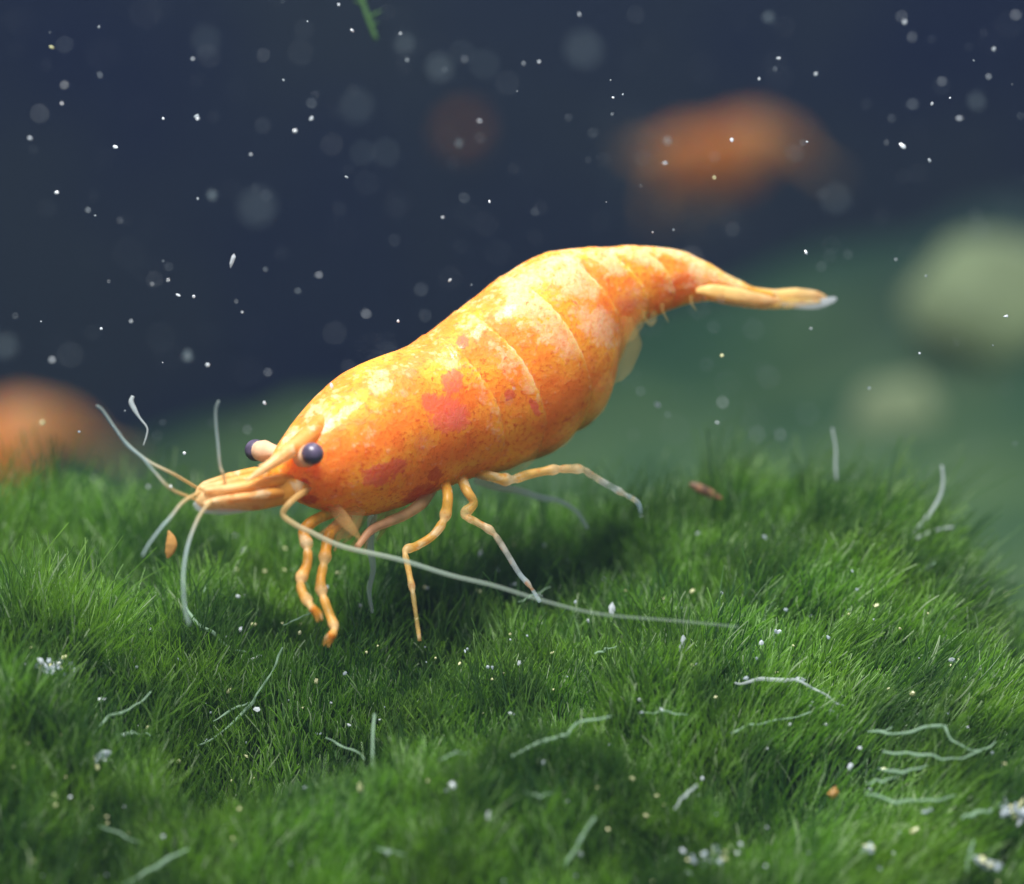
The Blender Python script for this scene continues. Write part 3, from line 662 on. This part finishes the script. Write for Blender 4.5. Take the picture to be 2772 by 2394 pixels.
# grains caught in the turf
def on_turf(px, py, lift=0.225): return ground_hit(px, py, lift)[0]
Z7 = lambda x, y: (x / 1.495, 1600 + y / 1.495)
Z8 = lambda x, y: (1386 + x / 1.495, 1600 + y / 1.495)
LG = 'small bright grain caught in the tips of the green algae'; GG = 'grains caught in the algae'
for (x, y), r in [(Z7(410, 440), 8), (Z7(610, 155), 8), (Z7(1280, 365), 8), (Z7(1455, 795), 9), (Z7(1830, 790), 13), (Z7(1980, 910), 12), (Z7(1040, 480), 8), (Z7(720, 690), 9), (Z7(340, 40), 8), (Z7(975, 155), 9), (Z7(220, 830), 6), (Z7(660, 995), 7), (Z7(1570, 1060), 8), (Z7(540, 215), 5), (Z7(925, 405), 6),
                  (Z8(405, 75), 12), (Z8(1080, 165), 7), (Z8(1010, 210), 9), (Z8(30, 290), 8), (Z8(1165, 360), 10), (Z8(1780, 280), 9), (Z8(1620, 415), 9), (Z8(1475, 60), 8), (Z8(1630, 970), 9), (Z8(925, 1025), 7), (Z8(1370, 710), 7), (Z8(1125, 540), 6), (Z8(1270, 540), 6), (Z8(1210, 460), 6), (Z8(485, 760), 7), (Z8(730, 300), 6), (Z8(1035, 640), 5), (Z8(115, 20), 7),
                  ((885, 1590), 7), ((1300, 1500), 9), ((1150, 1590), 6), ((1890, 1445), 6), ((975, 1640), 7), ((660, 1490), 6)]:
    speck('algae_grain', on_turf(x, y), r / PXU * 0.85, random.choice(['white', 'white', 'warm']), LG, 'grain', GG)
LG2 = 'fine pale fleck scattered among the green algae filaments'
for i in range(290):
    x = random.uniform(0, 2772); y = random.uniform(1450, 2394)
    p, d = ground_hit(x, y, random.uniform(0.12, 0.26))
    speck('algae_fleck', p, random.uniform(2.5, 7.5) / PXU * 0.75, random.choice(['white', 'warm', 'warm', 'dim', 'dim']), LG2, 'fleck', 'flecks among the algae')
def clump(px, py, n, spread, r, label):
    e = empty('debris_clump', on_turf(px, py)); tag(e, label, 'debris clump')
    for i in range(n):
        k = random.choice(['white', 'dim', 'dim', 'haze', 'warm'])
        o = bpy.data.objects.new('grain', random.choice(bank_meshes[k])); col.objects.link(o); o.parent = e
        o.location = (random.gauss(0, spread), random.gauss(0, spread), abs(random.gauss(0, spread * 0.6))); o.scale = (random.uniform(.5, 1.2) * r,) * 3; o.rotation_euler = (random.random() * 6, random.random() * 6, 0)
clump(*Z7(215, 325), 26, 0.035, 0.010, 'pale fluffy clump of debris in the tall turf below the feelers')
clump(*Z7(385, 695), 22, 0.026, 0.010, 'whitish lump of debris beside a branching pale thread')
clump(*Z8(2015, 905), 24, 0.035, 0.010, 'cluster of glassy whitish grains on the falling edge of the mound')
clump(*Z8(1930, 1110), 12, 0.02, 0.010, 'soft bluish white lump below the glassy grain cluster')
clump(*Z8(800, 1100), 16, 0.03, 0.009, 'pale green fuzzy lump at the front of the turf')
clump(*Z8(1440, 1050), 4, 0.010, 0.010, 'bright white chip lying alone in the front turf')
speck('debris_rod', on_turf(*Z8(688, 215)), 0.0105, 'white', 'brightest blue white rod at the end of the long antenna', 'debris', None, shape=4, rot=(0.1, 0.12, 0))
speck('debris_rod', on_turf(*Z7(1035, 272)), 0.0075, 'white', 'bright white rod lying below the front claws', 'debris', None, shape=4, rot=(0, 1.2, 0.3))
speck('debris_rod', on_turf(1157, 1592), 0.006, 'white', 'small white rod just beside the shin of the nearest walking leg', 'debris', None, shape=3, rot=(0, 0.9, 0))
o = speck('orange_grain', on_turf(*Z8(1300, 820)), 0.022, 'warm', 'small orange round grain lying in the green turf', 'grain', None, shape=0); o.data = debris_mesh('orange_grain', 3, 1.1, M['tan'])
# tan seed-shaped flake below the feelers, brown fleck on the ridge
recenter(tag(tube('tan_flake', [W(456, 1437, -.55), W(462, 1455, -.55), W(464, 1475, -.55), W(458, 1497, -.55), W(453, 1512, -.55)], [.003, .016, .022, .016, .003], M['tan'], seg=10, flat=0.5, flatdir=FWD), 'tan seed shaped flake upright under the lower feelers', 'flake'))
pb, db = ground_hit(1905, 1330, 0.26); db = min(db, 0.5)
recenter(tag(tube('brown_fleck', [W(1866, 1309, db), W(1885, 1318, db), W(1910, 1330, db), W(1935, 1342, db), W(1956, 1352, db)], [.006, .017, .020, .015, .003], M['brown'], seg=8, flat=.6, flatdir=FWD), 'dark brown speckled fleck resting on the turf ridge behind the rear leg', 'fleck'))

# loose pale threads lying over the turf
def thread(pts, r, mat, label, lift=0.26, group=None):
    P = []
    for x, y in pts:
        P.append(on_turf(x, y, lift))
    d = [(p - CAM).dot(FWD) for p in P]; m = sum(d) / len(d)      # keep the thread's depth steady
    Q = []
    for (x, y), dd_ in zip(pts, d): Q.append(W(x, y, (0.75 * m + 0.25 * dd_) - DIST))
    Q, _ = catmull(Q, [0] * len(Q), 3)
    Q = [q + Vector((random.gauss(0, .003), random.gauss(0, .006), random.gauss(0, .003))) for q in Q]
    rr = [r * random.uniform(0.45, 0.95) * (1 - 0.9 * abs(i / (len(Q) - 1) - 0.4)) for i in range(len(Q))]
    return recenter(tag(tube('algae_thread', Q, rr, M[mat], seg=6, n=5), label, 'thread', group))
z7 = lambda *p: [Z7(*q) for q in p]
z8 = lambda *p: [Z8(*q) for q in p]
GT = 'loose pale threads over the turf'
thread(z7((1145, 230), (1100, 330), (1040, 420), (960, 520), (800, 640), (720, 690)), .008, 'fibre', 'long pale straight thread slanting down from below the front claws', group=GT)
thread(z7((1010, 450), (940, 480), (860, 525)), .007, 'fibre', 'short pale thread crossing the long slanting thread', group=GT)
thread(z7((610, 420), (520, 480), (440, 510), (370, 590), (280, 700)), .007, 'fibre', 'thin pale thread kinked beside the whitish debris lump', group=GT)
thread(z7((1510, 500), (1508, 700), (1525, 870)), .009, 'fibre', 'upright pale green thread standing in the front turf', group=GT)
thread(z7((760, 1040), (640, 1110), (500, 1187)), .009, 'fibre', 'pale blurred thread slanting across the front turf', group=GT)
thread(z7((750, 60), (790, 120), (860, 170), (930, 235), (1000, 250)), .009, 'fibre', 'kinked pale thread tangled at the end of the drooping feeler', group=GT)
thread(z7((800, 60), (830, 0), (845, -30)), .008, 'fibre', 'short pale spike rising beside the drooping feeler', group=GT)
thread(z8((0, 670), (100, 620), (200, 590), (270, 540), (400, 510)), .010, 'fibre', 'long pale green thread bending over the middle of the turf', group=GT)
thread(z8((900, 380), (1000, 360), (1150, 362), (1250, 410), (1345, 470)), .009, 'fibre_white', 'whitish arched thread on the slope right of the bright rod', group=GT)
thread(z8((1890, 310), (1960, 350), (2030, 400), (2090, 380)), .012, 'fibre_white', 'thick whitish forked thread on the falling edge of the mound', group=GT)
thread(z8((1460, 570), (1560, 580), (1720, 545), (1780, 600), (1880, 650), (1960, 610)), .009, 'fibre', 'wavy pale thread, uppermost of the tangle on the right slope', group=GT)
thread(z8((1500, 650), (1650, 665), (1780, 680), (1900, 650)), .008, 'fibre', 'gently sagging pale thread in the middle of the tangle', group=GT)
thread(z8((1480, 720), (1580, 730), (1680, 708)), .008, 'fibre', 'short pale thread at the bottom of the tangle', group=GT)
thread(z8((1430, 820), (1560, 850), (1690, 850), (1790, 830)), .008, 'fibre', 'pale sagging thread right of the orange grain', group=GT)
thread(z8((745, 785), (700, 830), (655, 880)), .009, 'fibre_white', 'short white splinter in the dark front hollow', group=GT)
thread(z8((890, 575), (1000, 540), (1210, 490)), .008, 'fibre', 'faint straight thread on the slope below the whitish arch', group=GT)
thread(z8((1820, 920), (1880, 898), (1940, 890)), .010, 'fibre', 'short thread touching the glassy grain cluster', group=GT)
thread(z8((330, 920), (260, 1040), (210, 1120)), .010, 'fibre', 'blurred pale thread leaning in the near turf', group=GT)
thread(z8((1865, 1000), (1850, 1070), (1830, 1140)), .008, 'fibre', 'thin upright thread below the glassy grain cluster', group=GT)
z3 = lambda *p: [(1800 + a / 2.132, 1000 + b / 2.132) for a, b in p]
def thread_d(pts, d, r, mat, label, group=None):
    return recenter(tag(tube('algae_thread', [W(x, y, d) for x, y in pts], [r * (1 - 0.5 * i / len(pts)) for i in range(len(pts))], M[mat], seg=6, n=5), label, 'thread', group))
thread_d(z3((1395, 985), (1440, 930), (1500, 870), (1580, 750), (1605, 650), (1598, 555)), 0.55, .009, 'fibre_white', 'white thread curving up from the far end of the ridge', GT)
thread_d(z3((1430, 985), (1560, 930), (1665, 910)), 0.55, .007, 'fibre_white', 'short straight white thread at the foot of the curved one', GT)
thread_d(z3((990, 640), (985, 560), (985, 450), (965, 340)), 0.6, .006, 'fibre_white', 'thin white thread standing up from the ridge top', GT)
thread_d(z3((1300, 1280), (1420, 1200), (1560, 1115)), 0.3, .007, 'fibre', 'pale thread lying on the slope below the curved white one', GT)
thread_d(z3((270, 620), (262, 540), (255, 440), (245, 340)), 0.6, .006, 'fibre_dark', 'lone dark green thread standing behind the brown fleck', GT)
thread_d(z3((1290, 720), (1300, 600), (1330, 470), (1365, 380)), 0.6, .005, 'fibre_dark', 'thin dark thread rising before the smaller pale stone', GT)
for i in range(14):
    x = random.uniform(0, 2772); y = random.uniform(1600, 2350); a = random.uniform(-0.6, 0.6); L = random.uniform(50, 120)
    thread([(x, y), (x + L * .5, y - a * L * .5 + random.uniform(-8, 8)), (x + L, y - a * L)], random.uniform(.004, .007), 'fibre', 'short faint thread lying loose on the green turf', group='short faint threads')

# ------------------------------------------------------------------ the murky water
def haze_box():
    m, nt, out = newmat('haze'); g = G(nt); v = g.n('VolumePrincipled')
    v.inputs['Color'].default_value = (0.45, 0.66, 1.0, 1); v.inputs['Density'].default_value = HAZE; v.inputs['Anisotropy'].default_value = 0.35
    g.l(v.outputs[0], out.inputs['Volume'])
    x0, x1, y0, y1, z0, z1 = -46, 46, -21, 35, FLOOR - 2.6, 4.2
    vv_ = [(x, y, z) for z in (z0, z1) for y in (y0, y1) for x in (x0, x1)]
    return tag(mesh_obj('haze', vv_, [(0, 2, 3, 1), (4, 5, 7, 6), (0, 1, 5, 4), (2, 6, 7, 3), (0, 4, 6, 2), (1, 3, 7, 5)], m, smooth=False), 'faintly murky blue green water filling the tank', 'water', kind='stuff')
HAZE = 0.0019
haze_box()
